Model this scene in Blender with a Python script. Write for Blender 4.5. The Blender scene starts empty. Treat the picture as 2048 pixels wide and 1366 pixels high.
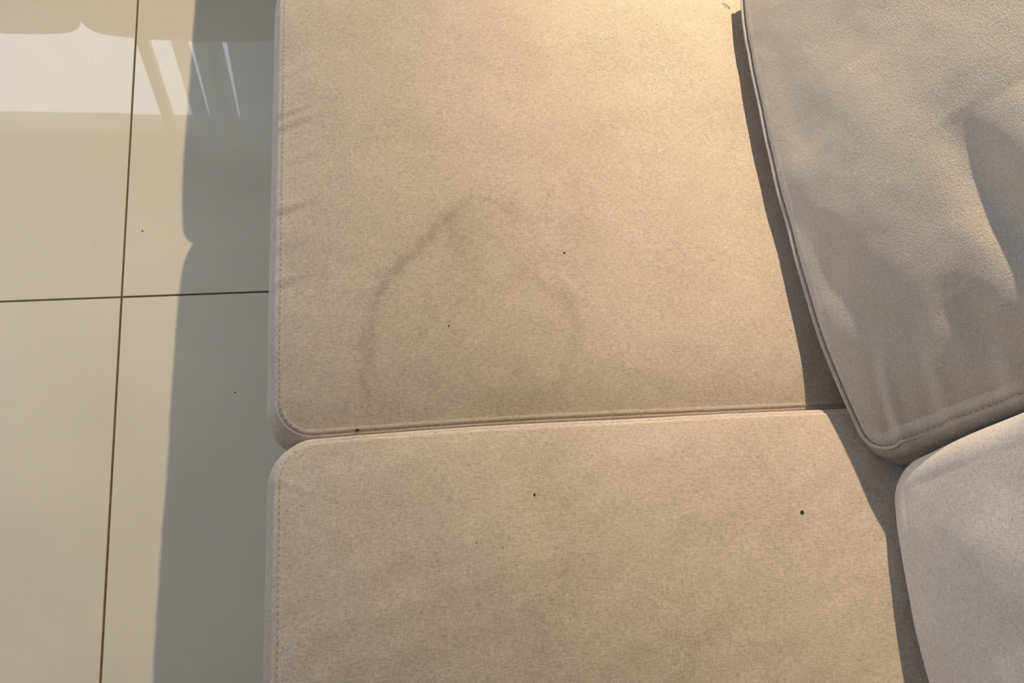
import bpy, bmesh, math, random
import numpy as np
from mathutils import Vector, Matrix
from mathutils.bvhtree import BVHTree
random.seed(4)
rng = np.random.default_rng(7)
S = bpy.context.scene
COL = S.collection

# ------------------------------------------------------------------ camera
cam_d = bpy.data.cameras.new('camera')
cam = bpy.data.objects.new('camera', cam_d)
COL.objects.link(cam)
cam_d.sensor_width = 36.0
cam_d.lens = 36.0 * 1500 / 2048
cam_d.clip_start = 0.02
cam.matrix_world = Matrix(((0.97095, 0.05467, -0.23294, 0),
                           (-0.13865, 0.92197, -0.36158, 0),
                           (0.19500, 0.38338, 0.90277, 1.30),
                           (0, 0, 0, 1)))
S.camera = cam

# ------------------------------------------------------------------ world, lamp, exposure
S.view_settings.view_transform = 'Standard'
S.view_settings.look = 'None'
S.view_settings.exposure = 0.0
S.view_settings.gamma = 1.0
S.view_settings.use_curve_mapping = False
W = bpy.data.worlds.new('sky')
S.world = W
W.use_nodes = True
wn = W.node_tree
wn.nodes.clear()
wo = wn.nodes.new('ShaderNodeOutputWorld')
wb = wn.nodes.new('ShaderNodeBackground')
wb.inputs['Color'].default_value = (0.87, 0.92, 1.05, 1)
wb.inputs['Strength'].default_value = 4.3
wn.links.new(wb.outputs[0], wo.inputs[0])

LAMP = Vector((1.01, 2.23, 2.425))
LAMP_COLOR = (1.0, 0.745, 0.45)
for nm, power, size in (('downlight_spill', 245.0, 125), ('downlight_beam', 225.0, 36)):   # one fixture: wide spill and reflector beam
    sp_d = bpy.data.lights.new(nm, 'SPOT')
    sp_d.energy = power
    sp_d.color = LAMP_COLOR
    sp_d.spot_size = math.radians(size)
    sp_d.spot_blend = 1.0
    sp_d.shadow_soft_size = 0.015
    sp = bpy.data.objects.new(nm, sp_d)
    COL.objects.link(sp)
    sp.location = LAMP
    sp.rotation_euler = (Vector((0.78, 0.62, 0.45)) - LAMP).to_track_quat('-Z', 'Y').to_euler()


# ------------------------------------------------------------------ helpers
def tag(o, label=None, cat=None, group=None, kind=None):
    if label: o['label'] = label
    if cat: o['category'] = cat
    if group: o['group'] = group
    if kind: o['kind'] = kind
    return o

def link_mesh(name, me, mat=None, parent=None):
    o = bpy.data.objects.new(name, me)
    COL.objects.link(o)
    if mat is not None:
        me.materials.append(mat)
    if parent is not None:
        o.parent = parent
    return o

def empty(name, loc=(0, 0, 0), rz=0.0):
    o = bpy.data.objects.new(name, None)
    COL.objects.link(o)
    o.location = loc
    o.rotation_euler = (0, 0, rz)
    o.empty_display_size = 0.1
    return o

def mesh_np(name, verts, faces, smooth=True):
    me = bpy.data.meshes.new(name)
    me.from_pydata([tuple(v) for v in verts], [], faces)
    me.update()
    if smooth:
        me.polygons.foreach_set('use_smooth', [True] * len(me.polygons))
    return me

def boxes(name, specs, mat, parent=None, bevel=0.0, seg=2):
    """specs: list of (x0,x1,y0,y1,z0,z1) joined in ONE mesh."""
    bm = bmesh.new()
    for (x0, x1, y0, y1, z0, z1) in specs:
        m = Matrix.Translation(((x0 + x1) / 2, (y0 + y1) / 2, (z0 + z1) / 2)) @ \
            Matrix.Diagonal((x1 - x0, y1 - y0, z1 - z0, 1))
        bmesh.ops.create_cube(bm, size=1, matrix=m)
    if bevel:
        bmesh.ops.bevel(bm, geom=list(bm.edges), offset=bevel, segments=seg, profile=0.5, affect='EDGES')
    me = bpy.data.meshes.new(name)
    bm.to_mesh(me)
    bm.free()
    if bevel:
        me.polygons.foreach_set('use_smooth', [True] * len(me.polygons))
        me.update()
        me.set_sharp_from_angle(angle=math.radians(40))
    return link_mesh(name, me, mat, parent)

def tube(name, pts, r, mat, parent=None, n=10, closed=False, squash=None):
    """tube along pts (k,3); r scalar or array; joined end caps."""
    P = np.asarray(pts, float)
    k = len(P)
    T = np.roll(P, -1, 0) - np.roll(P, 1, 0) if closed else np.gradient(P, axis=0)
    T /= np.linalg.norm(T, axis=1)[:, None] + 1e-12
    ref = np.array([0, 0, 1.0])
    if abs(T[:, 2]).mean() > 0.9:
        ref = np.array([1.0, 0, 0])
    A = np.cross(T, ref); A /= np.linalg.norm(A, axis=1)[:, None] + 1e-12
    B = np.cross(A, T)
    rr = np.broadcast_to(np.asarray(r, float), (k,))
    th = np.linspace(0, 2 * np.pi, n, endpoint=False)
    V = (P[:, None, :] + rr[:, None, None] * (np.cos(th)[None, :, None] * A[:, None, :] + np.sin(th)[None, :, None] * B[:, None, :])).reshape(-1, 3)
    F = []
    for i in range(k if closed else k - 1):
        j = (i + 1) % k
        for a in range(n):
            b = (a + 1) % n
            F.append((i * n + a, i * n + b, j * n + b, j * n + a))
    if not closed:
        F.append(tuple(range(n - 1, -1, -1)))
        F.append(tuple((k - 1) * n + a for a in range(n)))
    return link_mesh(name, mesh_np(name, V, F), mat, parent)

def smooth_noise(x, y, scale, n=14, seed=0):
    r = np.random.default_rng(seed)
    out = np.zeros_like(x)
    for _ in range(n):
        a = r.uniform(0, 2 * np.pi); f = r.uniform(0.5, 1.5) / scale * 2 * np.pi
        out += np.cos(f * (x * math.cos(a) + y * math.sin(a)) + r.uniform(0, 6.28))
    return out / math.sqrt(n)

def polydist(x, y, pl):
    """distance to polyline and parameter along it (0..1)."""
    best = np.full_like(x, 1e9); par = np.zeros_like(x); side = np.zeros_like(x)
    pl = np.asarray(pl, float)
    seg = np.linalg.norm(np.diff(pl, axis=0), axis=1); cum = np.r_[0, np.cumsum(seg)]
    for i in range(len(pl) - 1):
        a, b = pl[i], pl[i + 1]
        d = b - a
        t = np.clip(((x - a[0]) * d[0] + (y - a[1]) * d[1]) / (d @ d), 0, 1)
        dx = x - a[0] - t * d[0]; dy = y - a[1] - t * d[1]
        q = np.hypot(dx, dy)
        m = q < best
        best = np.where(m, q, best)
        par = np.where(m, (cum[i] + t * seg[i]) / cum[-1], par)
        side = np.where(m, np.sign(d[0] * dy - d[1] * dx), side)
    return best, par, side

def rounded_contour(hx, hy, rc, n):
    """rc = radii at (-x,-y), (+x,-y), (+x,+y), (-x,+y); returns points and outward normals, ccw."""
    pts = []; nor = []
    cs = [(-hx, -hy, 180), (hx, -hy, 270), (hx, hy, 0), (-hx, hy, 90)]
    sx = [1, -1, -1, 1]; sy = [1, 1, -1, -1]
    for (cx, cy, a0), r, ax, ay in zip(cs, rc, sx, sy):
        ox, oy = cx + ax * r, cy + ay * r
        for t in np.linspace(0, 90, 40):
            a = math.radians(a0 + t)
            pts.append((ox + r * math.cos(a), oy + r * math.sin(a))); nor.append((math.cos(a), math.sin(a)))
    pts = np.array(pts); nor = np.array(nor)
    P2 = np.vstack([pts, pts[:1]]); N2 = np.vstack([nor, nor[:1]])
    L = np.r_[0, np.cumsum(np.linalg.norm(np.diff(P2, axis=0), axis=1))]
    s = np.linspace(0, L[-1], n, endpoint=False)
    C = np.c_[np.interp(s, L, P2[:, 0]), np.interp(s, L, P2[:, 1])]
    N = np.c_[np.interp(s, L, N2[:, 0]), np.interp(s, L, N2[:, 1])]
    N /= np.linalg.norm(N, axis=1)[:, None]
    return C, N

def cushion_mesh(name, hx, hy, t, rc, re, bulge, top_fn, n=600, rings=130, panel_rings=26,
                 bottom_fn=None, panel_fn=None, attr_fn=None, groove=0.0012, groove_at=0.55, warp=None):
    """Box cushion: top sewn to a bulging side panel. top_fn(x,y,cx,cy)->dz over the flat top.
    Returns mesh and the top seam line (k,3) for piping / stitches."""
    C, N = rounded_contour(hx, hy, rc, n)
    V = []
    def dz_top(x, y): return top_fn(x, y)
    bf = bottom_fn or (lambda x, y: np.zeros_like(x))
    base = C - N * re
    rr = 1 - (1 - np.linspace(0, 1, rings + 1)[1:]) ** 1.35      # denser at the edge
    c0 = np.zeros(1)
    V.append(np.array([[0, 0, t / 2 + dz_top(c0, c0)[0]]]))
    for r in rr:
        xy = base * r
        V.append(np.c_[xy, t / 2 + dz_top(xy[:, 0], xy[:, 1])])
    de = dz_top(base[:, 0], base[:, 1]); be = bf(base[:, 0], base[:, 1])
    th = np.linspace(0, np.pi / 2, 15)[1:]
    seam = None
    for a in th:
        g = groove * np.exp(-((a - groove_at) / 0.10) ** 2)
        off = -re + (re - g) * math.sin(a); z = t / 2 - re + (re - g) * math.cos(a)
        xy = C + N * off
        V.append(np.c_[xy, z + de])
        if seam is None and a >= groove_at:
            seam = np.c_[C + N * (-re + re * math.sin(a)), t / 2 - re + re * math.cos(a) + de]
    zt = t / 2 - re
    for q in np.linspace(0, 1, panel_rings + 2)[1:-1]:
        z = zt - 2 * zt * q
        off = bulge * np.sin(np.pi * q) ** 0.8
        if panel_fn is not None: off = off + panel_fn(C, N, q)
        xy = C + N * np.reshape(off, (-1, 1)) if np.ndim(off) else C + N * off
        V.append(np.c_[xy, z + de * (1 - q) + be * q])
    for a in np.linspace(np.pi / 2, 0, 7)[:-1]:
        V.append(np.c_[C + N * (-re + re * math.sin(a)), -t / 2 + re - re * math.cos(a) + be])
    for r in np.linspace(1, 0, 14)[:-1]:
        xy = base * r
        V.append(np.c_[xy, -t / 2 + bf(xy[:, 0], xy[:, 1])])
    V.append(np.array([[0, 0, -t / 2 + bf(c0, c0)[0]]]))
    nr = len(V) - 2
    VV = np.vstack(V)
    idx = np.arange(n); jdx = (idx + 1) % n
    F = [(0, 1 + a, 1 + b) for a, b in zip(idx, jdx)]
    for k in range(nr - 1):
        a = 1 + k * n; b = a + n
        F += list(zip((a + idx).tolist(), (b + idx).tolist(), (b + jdx).tolist(), (a + jdx).tolist()))
    last = len(VV) - 1; a = 1 + (nr - 1) * n
    F += [(a + i, last, a + j) for i, j in zip(idx, jdx)]
    if warp is not None:
        VV = warp(VV); seam = warp(seam)
    me = mesh_np(name, VV, F)
    if attr_fn is not None:
        val = attr_fn(VV)
        at = me.attributes.new('stain', 'FLOAT', 'POINT')  # mask holds the stains and the painted lamp falloff together
        at.data.foreach_set('value', val.astype(np.float32))
    return me, seam, N

def stitches(name, path, mat, parent, length=0.0042, gap=0.0030, r=0.00045):
    """a row of small thread dashes lying along path, one joined part."""
    P = np.asarray(path, float)
    L = np.r_[0, np.cumsum(np.linalg.norm(np.diff(P, axis=0), axis=1))]
    V = []; F = []
    s = 0.0
    f = lambda q: np.array([np.interp(q, L, P[:, i]) for i in range(3)])
    while s + length < L[-1]:
        a, m, b = f(s), f(s + length / 2), f(s + length)
        d = b - a; d /= np.linalg.norm(d) + 1e-9
        u = np.cross(d, [0, 0, 1.0]); u /= np.linalg.norm(u) + 1e-9
        w = np.cross(u, d)
        o = len(V)
        for c, k in ((a, 0.5), (m, 1.0), (b, 0.5)):
            for t in range(5):
                an = 2 * np.pi * t / 5
                V.append(c + r * k * (u * math.cos(an) + w * math.sin(an)))
        for ring in range(2):
            for t in range(5):
                q = (t + 1) % 5
                F.append((o + ring * 5 + t, o + ring * 5 + q, o + ring * 5 + 5 + q, o + ring * 5 + 5 + t))
        s += length + gap
    o = link_mesh(name, mesh_np(name, V, F), mat, parent)
    return tag(o, kind='stuff')


# ------------------------------------------------------------------ materials
def new_mat(name):
    m = bpy.data.materials.new(name)
    m.use_nodes = True
    nt = m.node_tree
    b = nt.nodes['Principled BSDF']
    return m, nt, b

def N_(nt, t, **kw):
    n = nt.nodes.new(t)
    for k, v in kw.items():
        setattr(n, k, v)
    return n

def plain(name, color, rough=0.6, spec=0.5, noise=0.0, metallic=0.0, scale=12.0):
    m, nt, b = new_mat(name)
    b.inputs['Base Color'].default_value = (*color, 1)
    b.inputs['Roughness'].default_value = rough
    b.inputs['Specular IOR Level'].default_value = spec
    b.inputs['Metallic'].default_value = metallic
    if noise:
        tc = N_(nt, 'ShaderNodeTexCoord'); no = N_(nt, 'ShaderNodeTexNoise')
        no.inputs['Scale'].default_value = scale; no.inputs['Detail'].default_value = 5
        nt.links.new(tc.outputs['Object'], no.inputs['Vector'])
        r = N_(nt, 'ShaderNodeValToRGB')
        r.color_ramp.elements[0].position = 0.3; r.color_ramp.elements[1].position = 0.7
        r.color_ramp.elements[0].color = (*[c * (1 - noise) for c in color], 1)
        r.color_ramp.elements[1].color = (*[min(1, c * (1 + noise)) for c in color], 1)
        nt.links.new(no.outputs['Fac'], r.inputs['Fac'])
        nt.links.new(r.outputs['Color'], b.inputs['Base Color'])
    return m

def fabric(name, color, contrast=0.30, bump=0.35, stain=False, pitch=1.0, bump_d=0.0006, fuzz=0.0):
    """woven linen look: crossing slubby threads, sparse dark flecks, fine relief."""
    m, nt, b = new_mat(name)
    L = nt.links.new
    tc = N_(nt, 'ShaderNodeTexCoord')
    def noise(sc, scale=1.0, detail=2.0, rough=0.5):
        mp = N_(nt, 'ShaderNodeMapping'); mp.inputs['Scale'].default_value = sc
        L(tc.outputs['Object'], mp.inputs['Vector'])
        no = N_(nt, 'ShaderNodeTexNoise'); no.inputs['Scale'].default_value = scale
        no.inputs['Detail'].default_value = detail; no.inputs['Roughness'].default_value = rough
        L(mp.outputs['Vector'], no.inputs['Vector'])
        return no.outputs['Fac']
    def math_(op, a, c, clamp=False):
        n = N_(nt, 'ShaderNodeMath', operation=op); n.use_clamp = clamp
        for i, v in enumerate((a, c)):
            if isinstance(v, (int, float)): n.inputs[i].default_value = v
            else: L(v, n.inputs[i])
        return n.outputs[0]
    p = pitch
    weft = noise((150 * p, 560 * p, 200 * p), detail=1)
    warp = noise((560 * p, 130 * p, 200 * p), detail=1)
    grain = noise((520 * p, 520 * p, 520 * p), detail=2)
    patch = noise((9, 9, 9), detail=3)
    fleck = noise((150 * p, 230 * p, 200 * p), detail=1)
    w = math_('ADD', math_('MULTIPLY', weft, 0.40), math_('MULTIPLY', warp, 0.28))
    w = math_('ADD', w, math_('MULTIPLY', grain, 0.32))              # ~0.5 centred
    dev = math_('MULTIPLY', math_('SUBTRACT', w, 0.5), contrast * 6)
    dev = math_('ADD', dev, math_('MULTIPLY', math_('SUBTRACT', patch, 0.5), 0.16))
    fl = math_('MULTIPLY', math_('SUBTRACT', fleck, 0.705), 6.0, clamp=True)
    dev = math_('SUBTRACT', dev, math_('MULTIPLY', fl, 0.42))
    fac = math_('ADD', 1.0, dev)
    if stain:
        at = N_(nt, 'ShaderNodeAttribute', attribute_name='stain')  # stains and painted lamp falloff both darken the cloth
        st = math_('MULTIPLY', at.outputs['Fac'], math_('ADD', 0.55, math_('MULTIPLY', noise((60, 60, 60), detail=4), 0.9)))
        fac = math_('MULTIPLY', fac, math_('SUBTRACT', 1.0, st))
    hsv = N_(nt, 'ShaderNodeVectorMath', operation='SCALE')
    rgb = N_(nt, 'ShaderNodeRGB'); rgb.outputs[0].default_value = (*color, 1)
    L(rgb.outputs[0], hsv.inputs[0]); L(fac, hsv.inputs['Scale'])
    L(hsv.outputs[0], b.inputs['Base Color'])
    b.inputs['Roughness'].default_value = 0.92
    b.inputs['Specular IOR Level'].default_value = 0.15
    b.inputs['Sheen Weight'].default_value = fuzz
    b.inputs['Sheen Roughness'].default_value = 0.5
    bp = N_(nt, 'ShaderNodeBump'); bp.inputs['Strength'].default_value = bump; bp.inputs['Distance'].default_value = bump_d
    L(w, bp.inputs['Height']); L(bp.outputs[0], b.inputs['Normal'])
    return m

FAB = (0.50, 0.455, 0.415)
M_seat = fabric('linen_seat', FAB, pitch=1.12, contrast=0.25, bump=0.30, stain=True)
M_back = fabric('linen_back', (0.51, 0.475, 0.44), contrast=0.20, bump=1.0, bump_d=0.0017, pitch=1.6, fuzz=0.05)
M_back_pale = fabric('linen_back_pale', (0.60, 0.57, 0.555), contrast=0.20, bump=0.8, bump_d=0.0008, pitch=1.3, fuzz=0.05)
M_piping = fabric('linen_piping', FAB, contrast=0.15, bump=0.3)
M_thread = plain('sewing_thread', (0.13, 0.11, 0.095), 0.8, 0.2)
M_frame = fabric('linen_frame', (0.44, 0.40, 0.36), contrast=0.2, bump=0.4)
M_leg = plain('dark_wood', (0.08, 0.05, 0.03), 0.4, 0.5, 0.25)
M_far = fabric('far_linen', (0.12, 0.085, 0.055), contrast=0.15, bump=0.3)
M_wall = plain('wall_paint', (0.34, 0.32, 0.29), 0.85, 0.2, 0.03, scale=3)
M_ceil = plain('ceiling_paint', (0.42, 0.41, 0.39), 0.9, 0.2, 0.02, scale=3)
M_alu = plain('window_aluminium', (0.30, 0.26, 0.20), 0.45, 0.5)
M_grout = plain('grout', (0.17, 0.125, 0.075), 0.95, 0.1, 0.25, scale=60)
M_crumb = plain('crumb', (0.05, 0.03, 0.015), 0.9, 0.2, 0.3, scale=400)
M_crumb_red = plain('crumb_reddish', (0.16, 0.08, 0.06), 0.9, 0.2, 0.2, scale=400)
M_trim = plain('lamp_trim', (0.85, 0.84, 0.80), 0.35, 0.5)

def tile_material():
    m, nt, b = new_mat('polished_tile')
    L = nt.links.new
    tc = N_(nt, 'ShaderNodeTexCoord')
    geo = N_(nt, 'ShaderNodeNewGeometry')
    no = N_(nt, 'ShaderNodeTexNoise'); no.inputs['Scale'].default_value = 5; no.inputs['Detail'].default_value = 6
    L(geo.outputs['Position'], no.inputs['Vector'])
    r = N_(nt, 'ShaderNodeValToRGB')
    r.color_ramp.elements[0].position = 0.3; r.color_ramp.elements[1].position = 0.72
    r.color_ramp.elements[0].color = (0.665, 0.64, 0.57, 1)
    r.color_ramp.elements[1].color = (0.72, 0.69, 0.615, 1)
    L(no.outputs['Fac'], r.inputs['Fac'])
    sp_ = N_(nt, 'ShaderNodeTexNoise'); sp_.inputs['Scale'].default_value = 70; sp_.inputs['Detail'].default_value = 2
    L(geo.outputs['Position'], sp_.inputs['Vector'])
    r2 = N_(nt, 'ShaderNodeValToRGB')
    r2.color_ramp.elements[0].position = 0.70; r2.color_ramp.elements[1].position = 0.80
    r2.color_ramp.elements[0].color = (1, 1, 1, 1); r2.color_ramp.elements[1].color = (0.86, 0.85, 0.83, 1)
    L(sp_.outputs['Fac'], r2.inputs['Fac'])
    mx = N_(nt, 'ShaderNodeMix', data_type='RGBA', blend_type='MULTIPLY'); mx.inputs['Factor'].default_value = 1
    L(r.outputs['Color'], mx.inputs['A']); L(r2.outputs['Color'], mx.inputs['B'])
    L(mx.outputs['Result'], b.inputs['Base Color'])
    b.inputs['Roughness'].default_value = 0.022
    b.inputs['IOR'].default_value = 1.56
    return m
M_tile = tile_material()

def glass_material():
    m = bpy.data.materials.new('window_glass'); m.use_nodes = True
    nt = m.node_tree; nt.nodes.clear()
    o = N_(nt, 'ShaderNodeOutputMaterial'); mx = N_(nt, 'ShaderNodeMixShader')
    tr = N_(nt, 'ShaderNodeBsdfTransparent'); gl = N_(nt, 'ShaderNodeBsdfGlossy')
    tr.inputs['Color'].default_value = (0.97, 0.98, 0.97, 1); gl.inputs['Roughness'].default_value = 0.0
    lw = N_(nt, 'ShaderNodeLayerWeight'); pw = N_(nt, 'ShaderNodeMath', operation='POWER'); ma = N_(nt, 'ShaderNodeMath', operation='MULTIPLY_ADD')
    nt.links.new(lw.outputs['Facing'], pw.inputs[0]); pw.inputs[1].default_value = 5.0
    nt.links.new(pw.outputs[0], ma.inputs[0]); ma.inputs[1].default_value = 0.9; ma.inputs[2].default_value = 0.04
    nt.links.new(ma.outputs[0], mx.inputs[0]); nt.links.new(tr.outputs[0], mx.inputs[1]); nt.links.new(gl.outputs[0], mx.inputs[2])
    nt.links.new(mx.outputs[0], o.inputs[0])
    return m
M_glass = glass_material()

def curtain_material():
    m = bpy.data.materials.new('curtain_cloth'); m.use_nodes = True
    nt = m.node_tree; nt.nodes.clear()
    L = nt.links.new
    o = N_(nt, 'ShaderNodeOutputMaterial'); mx = N_(nt, 'ShaderNodeMixShader')
    di = N_(nt, 'ShaderNodeBsdfDiffuse'); tl = N_(nt, 'ShaderNodeBsdfTranslucent')
    tc = N_(nt, 'ShaderNodeTexCoord'); no = N_(nt, 'ShaderNodeTexNoise')
    no.inputs['Scale'].default_value = 300
    L(tc.outputs['Object'], no.inputs['Vector'])
    r = N_(nt, 'ShaderNodeValToRGB')
    r.color_ramp.elements[0].color = (0.60, 0.63, 0.60, 1); r.color_ramp.elements[1].color = (0.70, 0.73, 0.70, 1)
    L(no.outputs['Fac'], r.inputs['Fac'])
    L(r.outputs['Color'], di.inputs['Color']); L(r.outputs['Color'], tl.inputs['Color'])
    mx.inputs[0].default_value = 0.6
    L(di.outputs[0], mx.inputs[1]); L(tl.outputs[0], mx.inputs[2]); L(mx.outputs[0], o.inputs[0])
    return m
M_curtain = curtain_material()

def lamp_material():
    m, nt, b = new_mat('lamp_lens')
    b.inputs['Base Color'].default_value = (1, 0.9, 0.75, 1)
    b.inputs['Emission Color'].default_value = (1, 0.78, 0.5, 1)
    b.inputs['Emission Strength'].default_value = 12
    return m
M_lens = lamp_material()

# ------------------------------------------------------------------ the room
X0, X1, Y0, Y1, H = -2.9, 1.30, -2.3, 2.60, 2.44
floor = boxes('floor', [(X0, X1, Y0, Y1, -0.12, -0.0022)], M_grout)
tag(floor, 'polished cream floor tiles with thin brown grout lines', kind='structure')
GX, GY, TS, GAP = -0.3567, 0.6468, 0.80, 0.0034
def tile_mesh(w, h):
    bm = bmesh.new()
    bmesh.ops.create_cube(bm, size=1, matrix=Matrix.Translation((0, 0, -0.0075)) @ Matrix.Diagonal((w, h, 0.015, 1)))
    ed = [e for e in bm.edges if all(v.co.z > -0.001 for v in e.verts)]
    bmesh.ops.bevel(bm, geom=ed, offset=0.0006, segments=1, affect='EDGES')
    me = bpy.data.meshes.new('tile'); bm.to_mesh(me); bm.free()
    me.materials.append(M_tile)
    return me
cache = {}
xs = [GX + TS * k for k in range(-4, 4)]; ys = [GY + TS * k for k in range(-4, 4)]
xs = [max(x, X0) for x in xs] ; ys = [max(y, Y0) for y in ys]
def spans(vals, hi):
    v = sorted(set([min(q, hi) for q in vals] + [hi]))
    return [(a, b) for a, b in zip(v[:-1], v[1:]) if b - a > 0.02]
for (a, b) in spans(xs, X1):
    for (c, d) in spans(ys, Y1):
        key = (round(b - a, 4), round(d - c, 4))
        if key not in cache:
            cache[key] = tile_mesh(b - a - GAP, d - c - GAP)
        t = bpy.data.objects.new('tile', cache[key])
        COL.objects.link(t)
        t.parent = floor
        t.location = ((a + b) / 2, (c + d) / 2, random.uniform(-0.0002, 0.0002))
        t.rotation_euler = (random.uniform(-0.0006, 0.0006), random.uniform(-0.0006, 0.0006), 0)

T = 0.15
tag(boxes('ceiling', [(X0 - T, X1 + T, Y0 - T, Y1 + T, H, H + 0.12)], M_ceil), kind='structure')
tag(boxes('wall_right', [(X1, X1 + T, Y0 - T, Y1 + T, 0, H)], M_wall), kind='structure')
tag(boxes('wall_near', [(X0, X1, Y0 - T, Y0, 0, H)], M_wall), kind='structure')
# far wall with the window seen mirrored in the tiles
WX0, WX1, WZ0, WZ1 = -2.75, 0.15, 0.30, 2.12
tag(boxes('wall_far', [(X0, WX0, Y1, Y1 + T, 0, H), (WX1, X1, Y1, Y1 + T, 0, H),
                       (WX0, WX1, Y1, Y1 + T, 0, WZ0), (WX0, WX1, Y1, Y1 + T, WZ1, H)], M_wall), kind='structure')
# left wall, mostly one wide glazed opening
LY0, LY1, LZ0, LZ1 = 0.60, 2.35, 0.30, 2.05
tag(boxes('wall_left', [(X0 - T, X0, Y0 - T, LY0, 0, H), (X0 - T, X0, LY1, Y1 + T, 0, H),
                        (X0 - T, X0, LY0, LY1, 0, LZ0), (X0 - T, X0, LY0, LY1, LZ1, H)], M_wall), kind='structure')
for nm, sp_ in (('baseboard_far', (X0, X1, Y1 - 0.012, Y1 - 0.0005, 0.003, 0.08)), ('baseboard_near', (X0, X1, Y0 + 0.0005, Y0 + 0.012, 0.003, 0.08)),
                ('baseboard_right', (X1 - 0.012, X1 - 0.0005, Y0 + 0.02, Y1 - 0.02, 0.003, 0.08)), ('baseboard_left', (X0 + 0.0005, X0 + 0.012, Y0 + 0.02, Y1 - 0.02, 0.003, 0.08))):
    tag(boxes(nm, [sp_], M_wall, bevel=0.003), kind='structure')

def window_far():
    w = empty('window_1', ((WX0 + WX1) / 2, Y1, WZ0)); tag(w, kind='structure')
    ox, oz = (WX0 + WX1) / 2, WZ0
    f = 0.045; d0, d1 = 0.02, 0.07
    def L(x0, x1, z0, z1): return (x0 - ox, x1 - ox, d0, d1, z0 - oz, z1 - oz)
    boxes('window_frame', [L(WX0, WX0 + f, WZ0, WZ1), L(WX1 - f, WX1, WZ0, WZ1),
                           L(WX0 + f, WX1 - f, WZ0, WZ0 + f), L(WX0 + f, WX1 - f, WZ1 - f * 0.3, WZ1)], M_alu, w)
    mull = [-1.75, -0.735]
    for x in mull:
        boxes('mullion', [L(x - 0.024, x + 0.024, WZ0 + f, WZ1 - f * 0.3)], M_alu, w)
    ed = [WX0 + f] + [q for m_ in mull for q in (m_ - 0.024, m_ + 0.024)] + [WX1 - f]
    for a, b in zip(ed[::2], ed[1::2]):
        boxes('pane', [(a - ox, b - ox, 0.042, 0.047, WZ0 + f - oz, WZ1 - f * 0.3 - oz)], M_glass, w)
window_far()

def window_left():
    w = empty('window_2', (X0, (LY0 + LY1) / 2, LZ0)); tag(w, kind='structure')
    oy = (LY0 + LY1) / 2; f = 0.05
    def L(y0, y1, z0, z1): return (-0.09, -0.04, y0 - oy, y1 - oy, z0 - LZ0, z1 - LZ0)
    boxes('window_frame', [L(LY0, LY0 + f, LZ0, LZ1), L(LY1 - f, LY1, LZ0, LZ1), L(LY0 + f, LY1 - f, LZ0, LZ0 + f), L(LY0 + f, LY1 - f, LZ1 - f, LZ1)], M_alu, w)
    ms = [1.18, 1.76]
    for y in ms:
        boxes('mullion', [L(y - 0.025, y + 0.025, LZ0 + f, LZ1 - f)], M_alu, w)
    ed = [LY0 + f] + [q for m_ in ms for q in (m_ - 0.025, m_ + 0.025)] + [LY1 - f]
    for a, b in zip(ed[::2], ed[1::2]):
        boxes('pane', [(-0.068, -0.062, a - oy, b - oy, LZ0 + f - LZ0, LZ1 - f - LZ0)], M_glass, w)
window_left()
# light portals in the two real openings
for nm, loc, rot, sx, sy in (('sky_portal_far', ((WX0 + WX1) / 2, Y1 + 0.12, (WZ0 + WZ1) / 2), (math.radians(-90), 0, 0), WX1 - WX0, WZ1 - WZ0),
                             ('sky_portal_left', (X0 - 0.13, (LY0 + LY1) / 2, (LZ0 + LZ1) / 2), (0, math.radians(-90), 0), LZ1 - LZ0, LY1 - LY0)):
    ad = bpy.data.lights.new(nm, 'AREA'); ad.shape = 'RECTANGLE'; ad.size = sx; ad.size_y = sy
    ad.cycles.is_portal = True
    ao = bpy.data.objects.new(nm, ad); COL.objects.link(ao); ao.location = loc; ao.rotation_euler = rot

# ------------------------------------------------------------------ the sofa body
YAW = math.radians(-2.25)
sofa = empty('sofa', (0.36, 0.25, 0), YAW)
tag(sofa, 'linen covered sofa body under the loose seat cushions', 'sofa')
# local: x depth (front -), y along the sofa
boxes('seat_base', [(-0.36, 0.50, -0.715, 1.38, 0.10, 0.285)], M_frame, sofa, bevel=0.015, seg=3)
bm = bmesh.new()
vs = [(0.50, 0.285), (0.62, 0.80), (0.76, 0.80), (0.76, 0.285)]
ring = [[bm.verts.new((x, y, z)) for x, z in vs] for y in (-0.715, 1.38)]
bm.faces.new(ring[0]); bm.faces.new(ring[1][::-1])
for i in range(4):
    j = (i + 1) % 4
    bm.faces.new((ring[0][j], ring[0][i], ring[1][i], ring[1][j]))
bmesh.ops.recalc_face_normals(bm, faces=bm.faces)
bmesh.ops.bevel(bm, geom=list(bm.edges), offset=0.02, segments=3, affect='EDGES')
me = bpy.data.meshes.new('back_frame'); bm.to_mesh(me); bm.free()
me.polygons.foreach_set('use_smooth', [True] * len(me.polygons)); me.set_sharp_from_angle(angle=math.radians(40))
link_mesh('back_frame', me, M_frame, sofa)
boxes('arm', [(-0.40, 0.76, -0.93, -0.72, 0.10, 0.60)], M_frame, sofa, bevel=0.03, seg=4)
for x in (-0.28, 0.62):
    for y in (-0.82, 1.30):
        bm = bmesh.new()
        bmesh.ops.create_cone(bm, cap_ends=True, segments=16, radius1=0.018, radius2=0.028, depth=0.10, matrix=Matrix.Translation((x, y, 0.052)))
        me = bpy.data.meshes.new('leg'); bm.to_mesh(me); bm.free()
        link_mesh('leg', me, M_leg, sofa)

# ------------------------------------------------------------------ seat cushions
def local2(o_x, o_y, x, y):
    """world -> cushion local (numpy)"""
    c, s = math.cos(YAW), math.sin(YAW)
    dx, dy = np.asarray(x) - o_x, np.asarray(y) - o_y
    return c * dx + s * dy, -s * dx + c * dy

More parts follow.
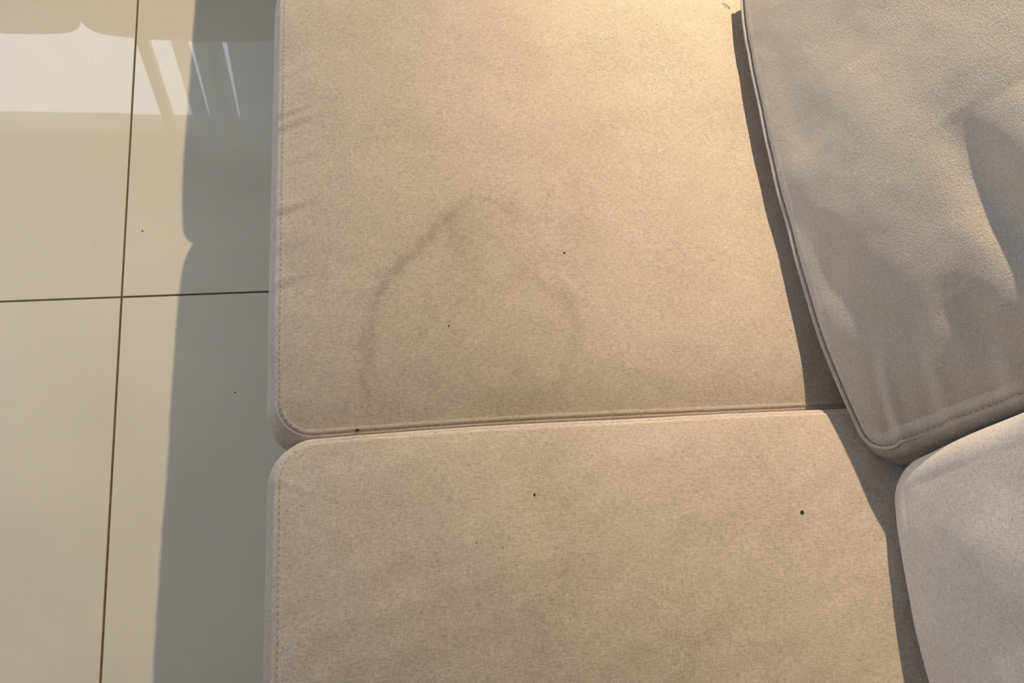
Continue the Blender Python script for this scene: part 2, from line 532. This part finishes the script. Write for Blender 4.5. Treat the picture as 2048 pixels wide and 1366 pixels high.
def seat_top(hx, hy, front=(0.030, 0.085), back=(0.0, 0.1), near=(0.022, 0.055), far=(0.014, 0.05), creases=(), seed=0, tilt=0.0, dips=()):
    def fn(x, y):
        z = -front[0] * np.exp(-(x + hx) / front[1]) - back[0] * np.exp(-(hx - x) / back[1]) \
            - near[0] * np.exp(-(y + hy) / near[1]) - far[0] * np.exp(-(hy - y) / far[1])
        z = z + 0.0012 * smooth_noise(x, y, 0.22, seed=seed) + 0.00035 * smooth_noise(x, y, 0.06, seed=seed + 1)
        z = z + tilt * x
        for (cy, slope, ln, amp, wid) in creases:
            d = x + hx
            yy = y - (cy + slope * d)
            e = np.exp(-(d / ln) ** 2) * (1 - np.exp(-(d / 0.008)))
            z = z + 1.0 * amp * e * (np.exp(-(yy / wid) ** 2) - 0.7 * np.exp(-((yy + wid * 1.7) / wid) ** 2))
        for (px, py, rx, ry, a) in dips:
            z = z + a * np.exp(-((x - px) / rx) ** 2 - ((y - py) / ry) ** 2)
        return z
    return fn

SEAT_T = 0.165
HX = 0.43
SEAT_Z = 0.287 + SEAT_T / 2

def stain_falloff_attr(ox, oy, hx, hy):
    lines = [  # (polyline in world x,y on the seat, strength, half width)
        ([(0.038, 0.285), (0.039, 0.310), (0.042, 0.339), (0.044, 0.378), (0.049, 0.405)], 0.12, 0.0060),
        ([(0.049, 0.405), (0.065, 0.432), (0.089, 0.460), (0.117, 0.486), (0.137, 0.505), (0.157, 0.525), (0.165, 0.534)], 0.15, 0.0075),
        ([(0.157, 0.525), (0.169, 0.505), (0.176, 0.483), (0.181, 0.458)], 0.10, 0.014),
        ([(0.166, 0.539), (0.184, 0.551), (0.222, 0.555), (0.239, 0.547), (0.250, 0.527)], 0.07, 0.0085),
        ([(0.250, 0.450), (0.257, 0.439), (0.281, 0.416), (0.305, 0.399), (0.310, 0.364), (0.300, 0.330), (0.284, 0.297), (0.270, 0.268)], 0.065, 0.0085),
        ([(0.043, 0.282), (0.109, 0.271), (0.194, 0.268), (0.263, 0.266)], 0.04, 0.014),
    ]
    def fn(V):
        c, s = math.cos(YAW), math.sin(YAW)
        wx = ox + c * V[:, 0] - s * V[:, 1]; wy = oy + s * V[:, 0] + c * V[:, 1]
        wob = 0.0035
        wx2 = wx + wob * smooth_noise(wx, wy, 0.05, seed=31); wy2 = wy + wob * smooth_noise(wx, wy, 0.05, seed=32)
        out = np.zeros(len(V))
        for pl, st, w in lines:
            d, par, side = polydist(wx2, wy2, pl)
            out = np.maximum(out, st * np.exp(-(d / w) ** 2) + 0.25 * st * np.exp(-(d / (3 * w)) ** 2))
        out += 0.12 * np.exp(-(((wx - 0.20) / 0.27) ** 2 + ((wy - 0.45) / 0.30) ** 2))      # lamp falloff painted into the cloth colour, mid seat darker
        out += 0.04 * np.exp(-(((wx2 - 0.17) / 0.13) ** 2 + ((wy2 - 0.40) / 0.13) ** 2) ** 2)     # faint wash inside the ring
        out += 0.03 * np.clip(smooth_noise(wx, wy, 0.16, seed=33), 0, 2)
        out[V[:, 2] < 0] *= 0.2
        return out
    return fn

def spots_falloff_attr(ox, oy, seed):
    def fn(V):
        o = 0.03 * np.clip(smooth_noise(V[:, 0], V[:, 1], 0.18, seed=seed), 0, 2) + 0.25 * np.exp(-((V[:, 0] + 0.20) / 0.38) ** 2 - ((V[:, 1] + 0.05) / 0.28) ** 2)  # random tone, plus broad darkening painted in where the lamp light weakens
        px, py = V[:, 0] + 0.14, V[:, 1] - 0.20
        px = px + 0.012 * smooth_noise(V[:, 0], V[:, 1], 0.07, seed=77)
        o = o - 0.07 * np.exp(-((px / 0.035) ** 2 + (py / 0.045) ** 2) ** 2)      # cleaner patch
        return o
    return fn

def place_seat(name, cx, cy, hy, rc, fn, attr, label, panel_fn=None, n=640, rings=140, z=SEAT_Z, bulge=0.010, re=0.013):
    root = empty(name, (cx, cy, z - SEAT_T / 2), YAW)
    tag(root, label, 'cushion', 'sofa seat cushions')
    me, seam, N = cushion_mesh('cover', HX, hy, SEAT_T, rc, re, bulge, fn, n=n, rings=rings, attr_fn=attr, panel_fn=lambda C, N, q: -0.0085 * np.sin(np.pi * q) ** 0.8 * np.abs(N[:, 1]) ** 6, groove=0.0016)
    me.transform(Matrix.Translation((0, 0, SEAT_T / 2)))
    cover = link_mesh('cover', me, M_seat, root)
    seam = seam + np.array([0, 0, SEAT_T / 2])
    N3 = np.c_[N, np.zeros(len(N))]
    st = seam - N3 * 0.0035 + np.array([0, 0, 0.0012])
    m = (seam[:, 0] < 0) & (N[:, 0] < -0.4)
    order = np.argsort(np.arctan2(st[:, 1], -(st[:, 0] - (HX - 0.1))))  # run along near, front, far sides
    stitches('stitching', st[order][m[order]], M_thread, cover, length=0.0050, gap=0.0026, r=0.0006)
    tube('piping', np.vstack([seam + np.array([0, 0, -0.0105]) + N3 * 0.0028])[::2], 0.0028, M_piping, cover, n=8, closed=True)
    return root, cover

up_c = (0.367, 0.602); hy_u = 0.367
fu = seat_top(HX, hy_u, front=(0.042, 0.17), near=(0.032, 0.065), far=(0.012, 0.05), seed=3,
              creases=[(-0.06, 0.35, 0.045, 0.0022, 0.0065), (0.075, 0.40, 0.05, 0.0016, 0.006), (0.095, 0.40, 0.05, 0.0013, 0.005), (-0.165, 0.25, 0.035, 0.0018, 0.006),
                       (0.16, 0.5, 0.05, 0.0010, 0.005), (0.015, 0.3, 0.05, 0.0007, 0.006), (-0.115, 0.3, 0.05, 0.0007, 0.006)])
seat_up, seat_up_cover = place_seat('seat_cushion', up_c[0], up_c[1], hy_u, (0.05, 0.04, 0.04, 0.032), fu, stain_falloff_attr(*up_c, HX, hy_u),
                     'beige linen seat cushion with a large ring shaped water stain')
lo_c = (0.342, -0.110); hy_l = 0.343
fl = seat_top(HX, hy_l, front=(0.042, 0.17), near=(0.02, 0.06), far=(0.007, 0.03), seed=8,
              creases=[(0.30, -0.5, 0.04, 0.0012, 0.006), (0.18, 0.2, 0.04, 0.0006, 0.006)])
seat_lo, seat_lo_cover = place_seat('seat_cushion', lo_c[0], lo_c[1], hy_l, (0.05, 0.04, 0.04, 0.048), fl, spots_falloff_attr(*lo_c, 41),
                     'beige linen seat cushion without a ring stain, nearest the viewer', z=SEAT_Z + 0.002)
th_c = (0.394, 1.312); hy_t = 0.335
ft = seat_top(HX, hy_t, seed=12)
place_seat('seat_cushion', th_c[0], th_c[1], hy_t, (0.03, 0.04, 0.04, 0.05), ft, spots_falloff_attr(*th_c, 51),
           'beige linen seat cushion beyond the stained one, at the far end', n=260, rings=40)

# ------------------------------------------------------------------ back cushions
def frame_matrix(origin, yaw_deg, lean_deg):
    """local x = along sofa (towards +Y), local y = up the face, local z = out of the face (towards -X)."""
    y, l = math.radians(yaw_deg), math.radians(lean_deg)
    u = Vector((math.sin(y), math.cos(y), 0))
    b = Vector((math.cos(y), -math.sin(y), 0))
    v = b * math.sin(l) + Vector((0, 0, 1)) * math.cos(l)
    w = b * -math.cos(l) + Vector((0, 0, 1)) * math.sin(l)
    return Matrix(((u.x, v.x, w.x, origin[0]), (u.y, v.y, w.y, origin[1]), (u.z, v.z, w.z, origin[2]), (0, 0, 0, 1)))

# upper back cushion
BU, BV, BT = 0.412, 0.25, 0.15
def up_face(x, y):
    ex = lambda d, A, lam: -A * np.exp(-d / lam)
    z = 0.013 + ex(x + BU, 0.098, 0.125) + ex(BU - x, 0.026, 0.06) + ex(y + BV, 0.024, 0.06) + ex(BV - y, 0.040, 0.06)
    z = z + 0.0010 * smooth_noise(x, y, 0.15, seed=61) + 0.0002 * smooth_noise(x, y, 0.05, seed=62)
    for pl, amp, wid, asym in UP_FOLDS:
        d, par, side = polydist(x, y, pl)
        env = np.sin(np.pi * np.clip(par, 0.02, 0.98)) ** 0.7
        wd = np.where(side > 0, wid * asym, wid)
        z = z + amp * env * np.exp(-(d / wd) ** 2)
    # short puckers running up from the near end seam
    for (py, ln, amp, wid) in UP_PUCKERS:
        d = x + BU
        yy = y - (py + 0.25 * d)
        z = z + amp * np.exp(-(d / ln) ** 2) * (1 - np.exp(-d / 0.01)) * (np.exp(-(yy / wid) ** 2) - 0.6 * np.exp(-((yy + 1.8 * wid) / wid) ** 2))
    return z
UP_FOLDS = [  # (polyline in face coordinates, depth, width, asymmetry)
    ([(-0.05, 0.006), (-0.11, 0.015), (-0.17, 0.022), (-0.235, 0.035), (-0.30, 0.05), (-0.38, 0.08)], -0.015, 0.027, 1.0),
    ([(-0.06, 0.08), (-0.14, 0.085), (-0.23, 0.10), (-0.34, 0.13)], 0.009, 0.035, 1.0),
    ([(-0.26, -0.05), (-0.305, -0.04), (-0.35, -0.02), (-0.42, 0.0)], -0.010, 0.018, 1.0),
    ([(-0.08, -0.20), (-0.14, -0.185), (-0.205, -0.165), (-0.263, -0.14), (-0.33, -0.10)], -0.004, 0.034, 1.0),
    ([(0.28, -0.195), (0.11, -0.175), (0.0, -0.175), (-0.08, -0.195)], -0.003, 0.035, 1.0),
        ([(0.10, -0.08), (-0.10, -0.085), (-0.22, -0.085)], 0.005, 0.05, 1.0),
]
UP_PUCKERS = [(-0.185, 0.09, 0.0075, 0.009), (-0.120, 0.10, 0.0070, 0.011), (-0.045, 0.09, 0.006, 0.012), (0.035, 0.07, 0.003, 0.012)]
Mu = frame_matrix((0.622, 0.551, 0.471), 5.8, 22.5)
def up_taper(V):
    # the box narrows towards its back at the near end
    V = V.copy()
    k = np.clip((0.02 - V[:, 2]) / (BT / 2 + 0.02), 0, 1)
    e = np.exp(-(V[:, 0] + BU) / 0.06)
    V[:, 0] += 0.008 * k * e + 0.12 * (V[:, 1] + BV) * np.exp(-(V[:, 0] + BU) / 0.12)      # slumped end
    d = BT / 2 - V[:, 2]
    V[:, 1] += 0.38 * np.maximum(d, 0) * np.exp(-(V[:, 1] + BV) / 0.05) * (1 - np.exp(-np.maximum(V[:, 0] + BU, 0) / 0.10))      # underside lies flat on the seat
    return V
def lo_slump(V):
    # leans against the slumped end of its neighbour
    V = V.copy()
    V[:, 0] += 0.07 * (V[:, 1] + CV) * np.exp(-(CU - V[:, 0]) / 0.15)
    return V
def back_cushion(name, Mw, hu, hv, t, rc, re, bulge, fn, label, n=640, rings=140, seam_parts=True, panel_fn=None, mat=None, warp=None, bend=0.0):
    root = bpy.data.objects.new(name, None); COL.objects.link(root)
    root.matrix_world = Mw
    tag(root, label, 'cushion', 'loose sofa back cushions')
    me, seam, N = cushion_mesh('cover', hu, hv, t, rc, re, bulge, fn, n=n, rings=rings, bottom_fn=lambda x, y: 0.02 * np.exp(-(hv - np.abs(y)) / 0.05) - bend * np.exp(-(x + hu) / 0.11), groove=0.0022 if seam_parts else 0.0, panel_fn=panel_fn, warp=warp)
    off = np.array([0, hv, -t / 2])
    me.transform(Matrix.Translation(off))
    cover = link_mesh('cover', me, mat or M_back, root)
    if seam_parts:
        seam = seam + off
        N3 = np.c_[N, np.zeros(len(N))]
        k0 = int(np.argmin(np.abs(seam[:, 0]) + (seam[:, 1] > hv) * 9))       # start in the middle of the bottom edge
        ring = np.roll(np.arange(len(seam)), len(seam) // 2 - k0)
        low = [q for q in ring if seam[q, 1] < 0.11]
        lip = seam[low] + N3[low] * 0.0025 + np.array([0, 0, -0.0008])
        fade = np.clip((0.11 - seam[low, 1]) / 0.08, 0.12, 1.0)
        tube('piping', lip[::2], (0.0029 * fade)[::2], M_back, cover, n=10)
        end = [q for q in ring if seam[q, 0] < -hu + 0.05 and 0.012 < seam[q, 1] < 2 * hv - 0.03]
        st = (seam + N3 * -0.001 + np.array([0, 0, 0.0010]))[end]
        stitches('stitching', st, M_thread, cover, r=0.0004)
    return root, cover
back_up, back_up_cover = back_cushion('back_cushion', Mu, BU, BV, BT, (0.055, 0.045, 0.06, 0.06), 0.034, 0.010, up_face,
             'creased greyish beige back cushion behind the stained seat cushion', warp=up_taper, bend=0.085)

# lower back cushion: softer, fuller
CU, CV, CT = 0.36, 0.26, 0.17
def lo_face(x, y):
    ex = lambda d, A, lam: -A * np.exp(-np.maximum(d, 0) / lam)
    z = 0.083 + ex(CU - x, 0.040, 0.09) + ex(x + CU, 0.04, 0.10) + ex(y + CV, 0.045, 0.075) + ex(CV - y, 0.06, 0.08)
    z = z + 0.0022 * smooth_noise(x, y, 0.16, seed=71) + 0.0002 * smooth_noise(x, y, 0.05, seed=72)
    return z
Ml = frame_matrix((0.667, -0.229, 0.458), 4.0, 10.0)
back_lo, back_lo_cover = back_cushion('back_cushion', Ml, CU, CV, CT, (0.08, 0.055, 0.09, 0.08), 0.036, 0.012, lo_face,
             'plump smooth pale grey back cushion at the lower right corner of the photo', seam_parts=False, mat=M_back_pale, warp=lo_slump)

# ------------------------------------------------------------------ what the floor mirrors: couch, curtain, rod
couch = empty('couch', (-0.77, 2.17, 0))
tag(couch, 'brown couch under the far window, mirrored in the tiles', 'couch')
boxes('seat_base', [(-1.05, 0.85, -0.46, 0.24, 0.08, 0.40)], M_far, couch, bevel=0.03, seg=3)
boxes('back_frame', [(-1.05, 0.85, 0.10, 0.24, 0.40, 0.80)], M_far, couch, bevel=0.04, seg=3)
for x in (-0.95, 0.75):
    for y in (-0.40, 0.18):
        boxes('leg', [(x - 0.025, x + 0.025, y - 0.025, y + 0.025, 0.003, 0.08)], M_leg, couch, bevel=0.004)
def far_face(x, y):
    ex = lambda d, A, lam: -A * np.exp(-d / lam)
    return 0.03 + ex(0.32 - np.abs(x), 0.03, 0.06) + ex(0.25 - np.abs(y), 0.03, 0.06)
for i, (cx, lab) in enumerate(((-1.098, 'brown couch cushion under the far window, left of the visible notch'),
                          (-0.442, 'brown couch cushion under the far window, right of the visible notch'),)):
    r = empty('couch_cushion', (cx, 2.185, 0.405))
    tag(r, lab, 'cushion', 'cushions of the far couch')
    me, seam, N = cushion_mesh('cover', 0.327, 0.255, 0.15, (0.05, 0.05, 0.06, 0.06), 0.016, 0.0005, far_face, n=200, rings=30)
    me.transform(Matrix.Translation((0, 0.255 + 0.012, 0)))
    me.transform(Matrix.Rotation(math.radians(90), 4, 'X'))
    cv = link_mesh('cover', me, M_far, r)

cur = empty('curtain', (-0.20, 2.47, 0.02))
tag(cur, 'grey green curtain hanging beside the far window, mirrored in the tiles', 'curtain')
def curtain_sheet(xa, xb, z1, folds, wedge_l=0.0, wedge_r=0.0):
    """pleated cloth panel, local to the curtain; wedge_* pull its edges in towards the hem."""
    nx, nz = 90, 30
    V = []; F = []
    for k in range(nz + 1):
        v = k / nz
        g = max(0.0, 1 - v / 0.88) * 1.35
        x0 = xa + wedge_l * g; x1 = xb - wedge_r * g
        for i in range(nx + 1):
            u = i / nx
            ph = u * folds * 2 * math.pi
            V.append((x0 + (x1 - x0) * u, 0.030 * math.sin(ph + 0.5 * math.sin(2.2 * v + 5 * xa)), z1 * v))
    for k in range(nz):
        for i in range(nx):
            a = k * (nx + 1) + i
            F.append((a, a + 1, a + nx + 2, a + nx + 1))
    return mesh_np('cloth', V, F)
for xa, xb, fo, wl, wr in ((-0.376, -0.302, 1.0, 0.0, 0.017), (-0.302, -0.170, 1.5, 0.015, 0.024), (-0.170, 0.52, 6.5, 0.022, 0.0)):
    cl = link_mesh('cloth', curtain_sheet(xa, xb, 2.30, fo, wl, wr), M_curtain, cur)
    sol = cl.modifiers.new('thickness', 'SOLIDIFY'); sol.thickness = 0.002
rod = empty('curtain_rod', (-1.1, 2.47, 2.36))
tag(rod, 'dark metal curtain rod above the far window', 'curtain rod')
tube('rod', [(-1.5, 0, 0), (0, 0, 0), (1.45, 0, 0)], 0.012, M_leg, rod)
for x in (-1.5, 1.45):
    bm = bmesh.new(); bmesh.ops.create_uvsphere(bm, u_segments=16, v_segments=10, radius=0.024, matrix=Matrix.Translation((x, 0, 0)))
    me = bpy.data.meshes.new('finial'); bm.to_mesh(me); bm.free(); link_mesh('finial', me, M_leg, rod)
for x in (-1.2, 1.2):
    boxes('bracket', [(x - 0.01, x + 0.01, -0.006, 0.129, -0.008, 0.008)], M_leg, rod)

# ------------------------------------------------------------------ the ceiling downlight
dl = empty('ceiling_downlight', (LAMP.x, LAMP.y, H))
tag(dl, 'round white recessed spotlight in the ceiling', 'lamp')
bm = bmesh.new()
prof = [(0.030, -0.0005), (0.034, -0.010), (0.050, -0.010), (0.056, -0.004), (0.056, -0.0005)]
k = 40
rg = [[bm.verts.new((r * math.cos(2 * math.pi * a / k), r * math.sin(2 * math.pi * a / k), z)) for a in range(k)] for r, z in prof]
for q in range(len(prof) - 1):
    for a in range(k):
        bm.faces.new((rg[q][a], rg[q][(a + 1) % k], rg[q + 1][(a + 1) % k], rg[q + 1][a]))
bmesh.ops.recalc_face_normals(bm, faces=bm.faces)
me = bpy.data.meshes.new('trim_ring'); bm.to_mesh(me); bm.free(); link_mesh('trim_ring', me, M_trim, dl)
bm = bmesh.new()
bmesh.ops.create_cone(bm, cap_ends=True, segments=32, radius1=0.0295, radius2=0.0295, depth=0.003, matrix=Matrix.Translation((0, 0, -0.0025)))
me = bpy.data.meshes.new('lens'); bm.to_mesh(me); bm.free(); link_mesh('lens', me, M_lens, dl)

# ------------------------------------------------------------------ crumbs and a loose thread
bpy.context.view_layer.update()
dg = bpy.context.evaluated_depsgraph_get()
def surface_z(o, x, y):
    mi = o.matrix_world.inverted()
    ok, loc, nor, _ = o.ray_cast(mi @ Vector((x, y, 1.0)), mi.to_3x3() @ Vector((0, 0, -1)))
    return (o.matrix_world @ loc).z if ok else 0.0
def crumb(x, y, r, label, mat, on=None, elong=1.0, rz=0.0):
    bm = bmesh.new()
    bmesh.ops.create_icosphere(bm, subdivisions=2, radius=r)
    for v in bm.verts:
        v.co *= random.uniform(0.85, 1.15)
        v.co.x *= elong; v.co.z *= 0.6
    me = bpy.data.meshes.new('crumb'); bm.to_mesh(me); bm.free()
    me.polygons.foreach_set('use_smooth', [True] * len(me.polygons))
    o = link_mesh('crumb', me, mat)
    o.location = (x, y, (surface_z(on, x, y) if on else 0.0) + r * 0.45)
    o.rotation_euler = (0, 0, rz)
    tag(o, label, 'crumb', 'specks of dirt')
crumb(0.5524, 0.0910, 0.0021, 'dark brown speck on the near seat cushion, by the back cushion', M_crumb, seat_lo_cover, 1.15, -0.6)
crumb(0.2194, 0.1481, 0.0016, 'small reddish speck on the middle of the near seat cushion', M_crumb_red, seat_lo_cover)
crumb(0.3107, 0.4663, 0.0013, 'tiny dark speck right of the ring stain', M_crumb, seat_up_cover)
crumb(0.0237, 0.2560, 0.0017, 'small dark speck on the piped edge between the two seat cushions', M_crumb, seat_up_cover, 1.5, 0.7)
crumb(0.1442, 0.3720, 0.0011, 'tiny reddish brown speck inside the ring stain', M_crumb_red, seat_up_cover)
crumb(-0.3274, 0.7804, 0.0013, 'tiny dark speck on the sunlit floor tile', M_crumb)
crumb(-0.1681, 0.4547, 0.0012, 'tiny speck on the shaded floor tile beside the sofa', M_crumb)
P_ = [(0.6705, 0.9335), (0.6735, 0.9300), (0.6770, 0.9262), (0.6800, 0.9215)]
pz = [surface_z(seat_up_cover, x, y) + 0.0012 + 0.0016 * math.sin(math.pi * i / 3) for i, (x, y) in enumerate(P_)]
th = tube('loose_thread', [(x, y, z) for (x, y), z in zip(P_, pz)], 0.0006, plain('brown_thread', (0.25, 0.15, 0.07), 0.8, 0.2), n=6)
tag(th, 'short loose brown thread at the tip of the back cushion shadow', 'thread')
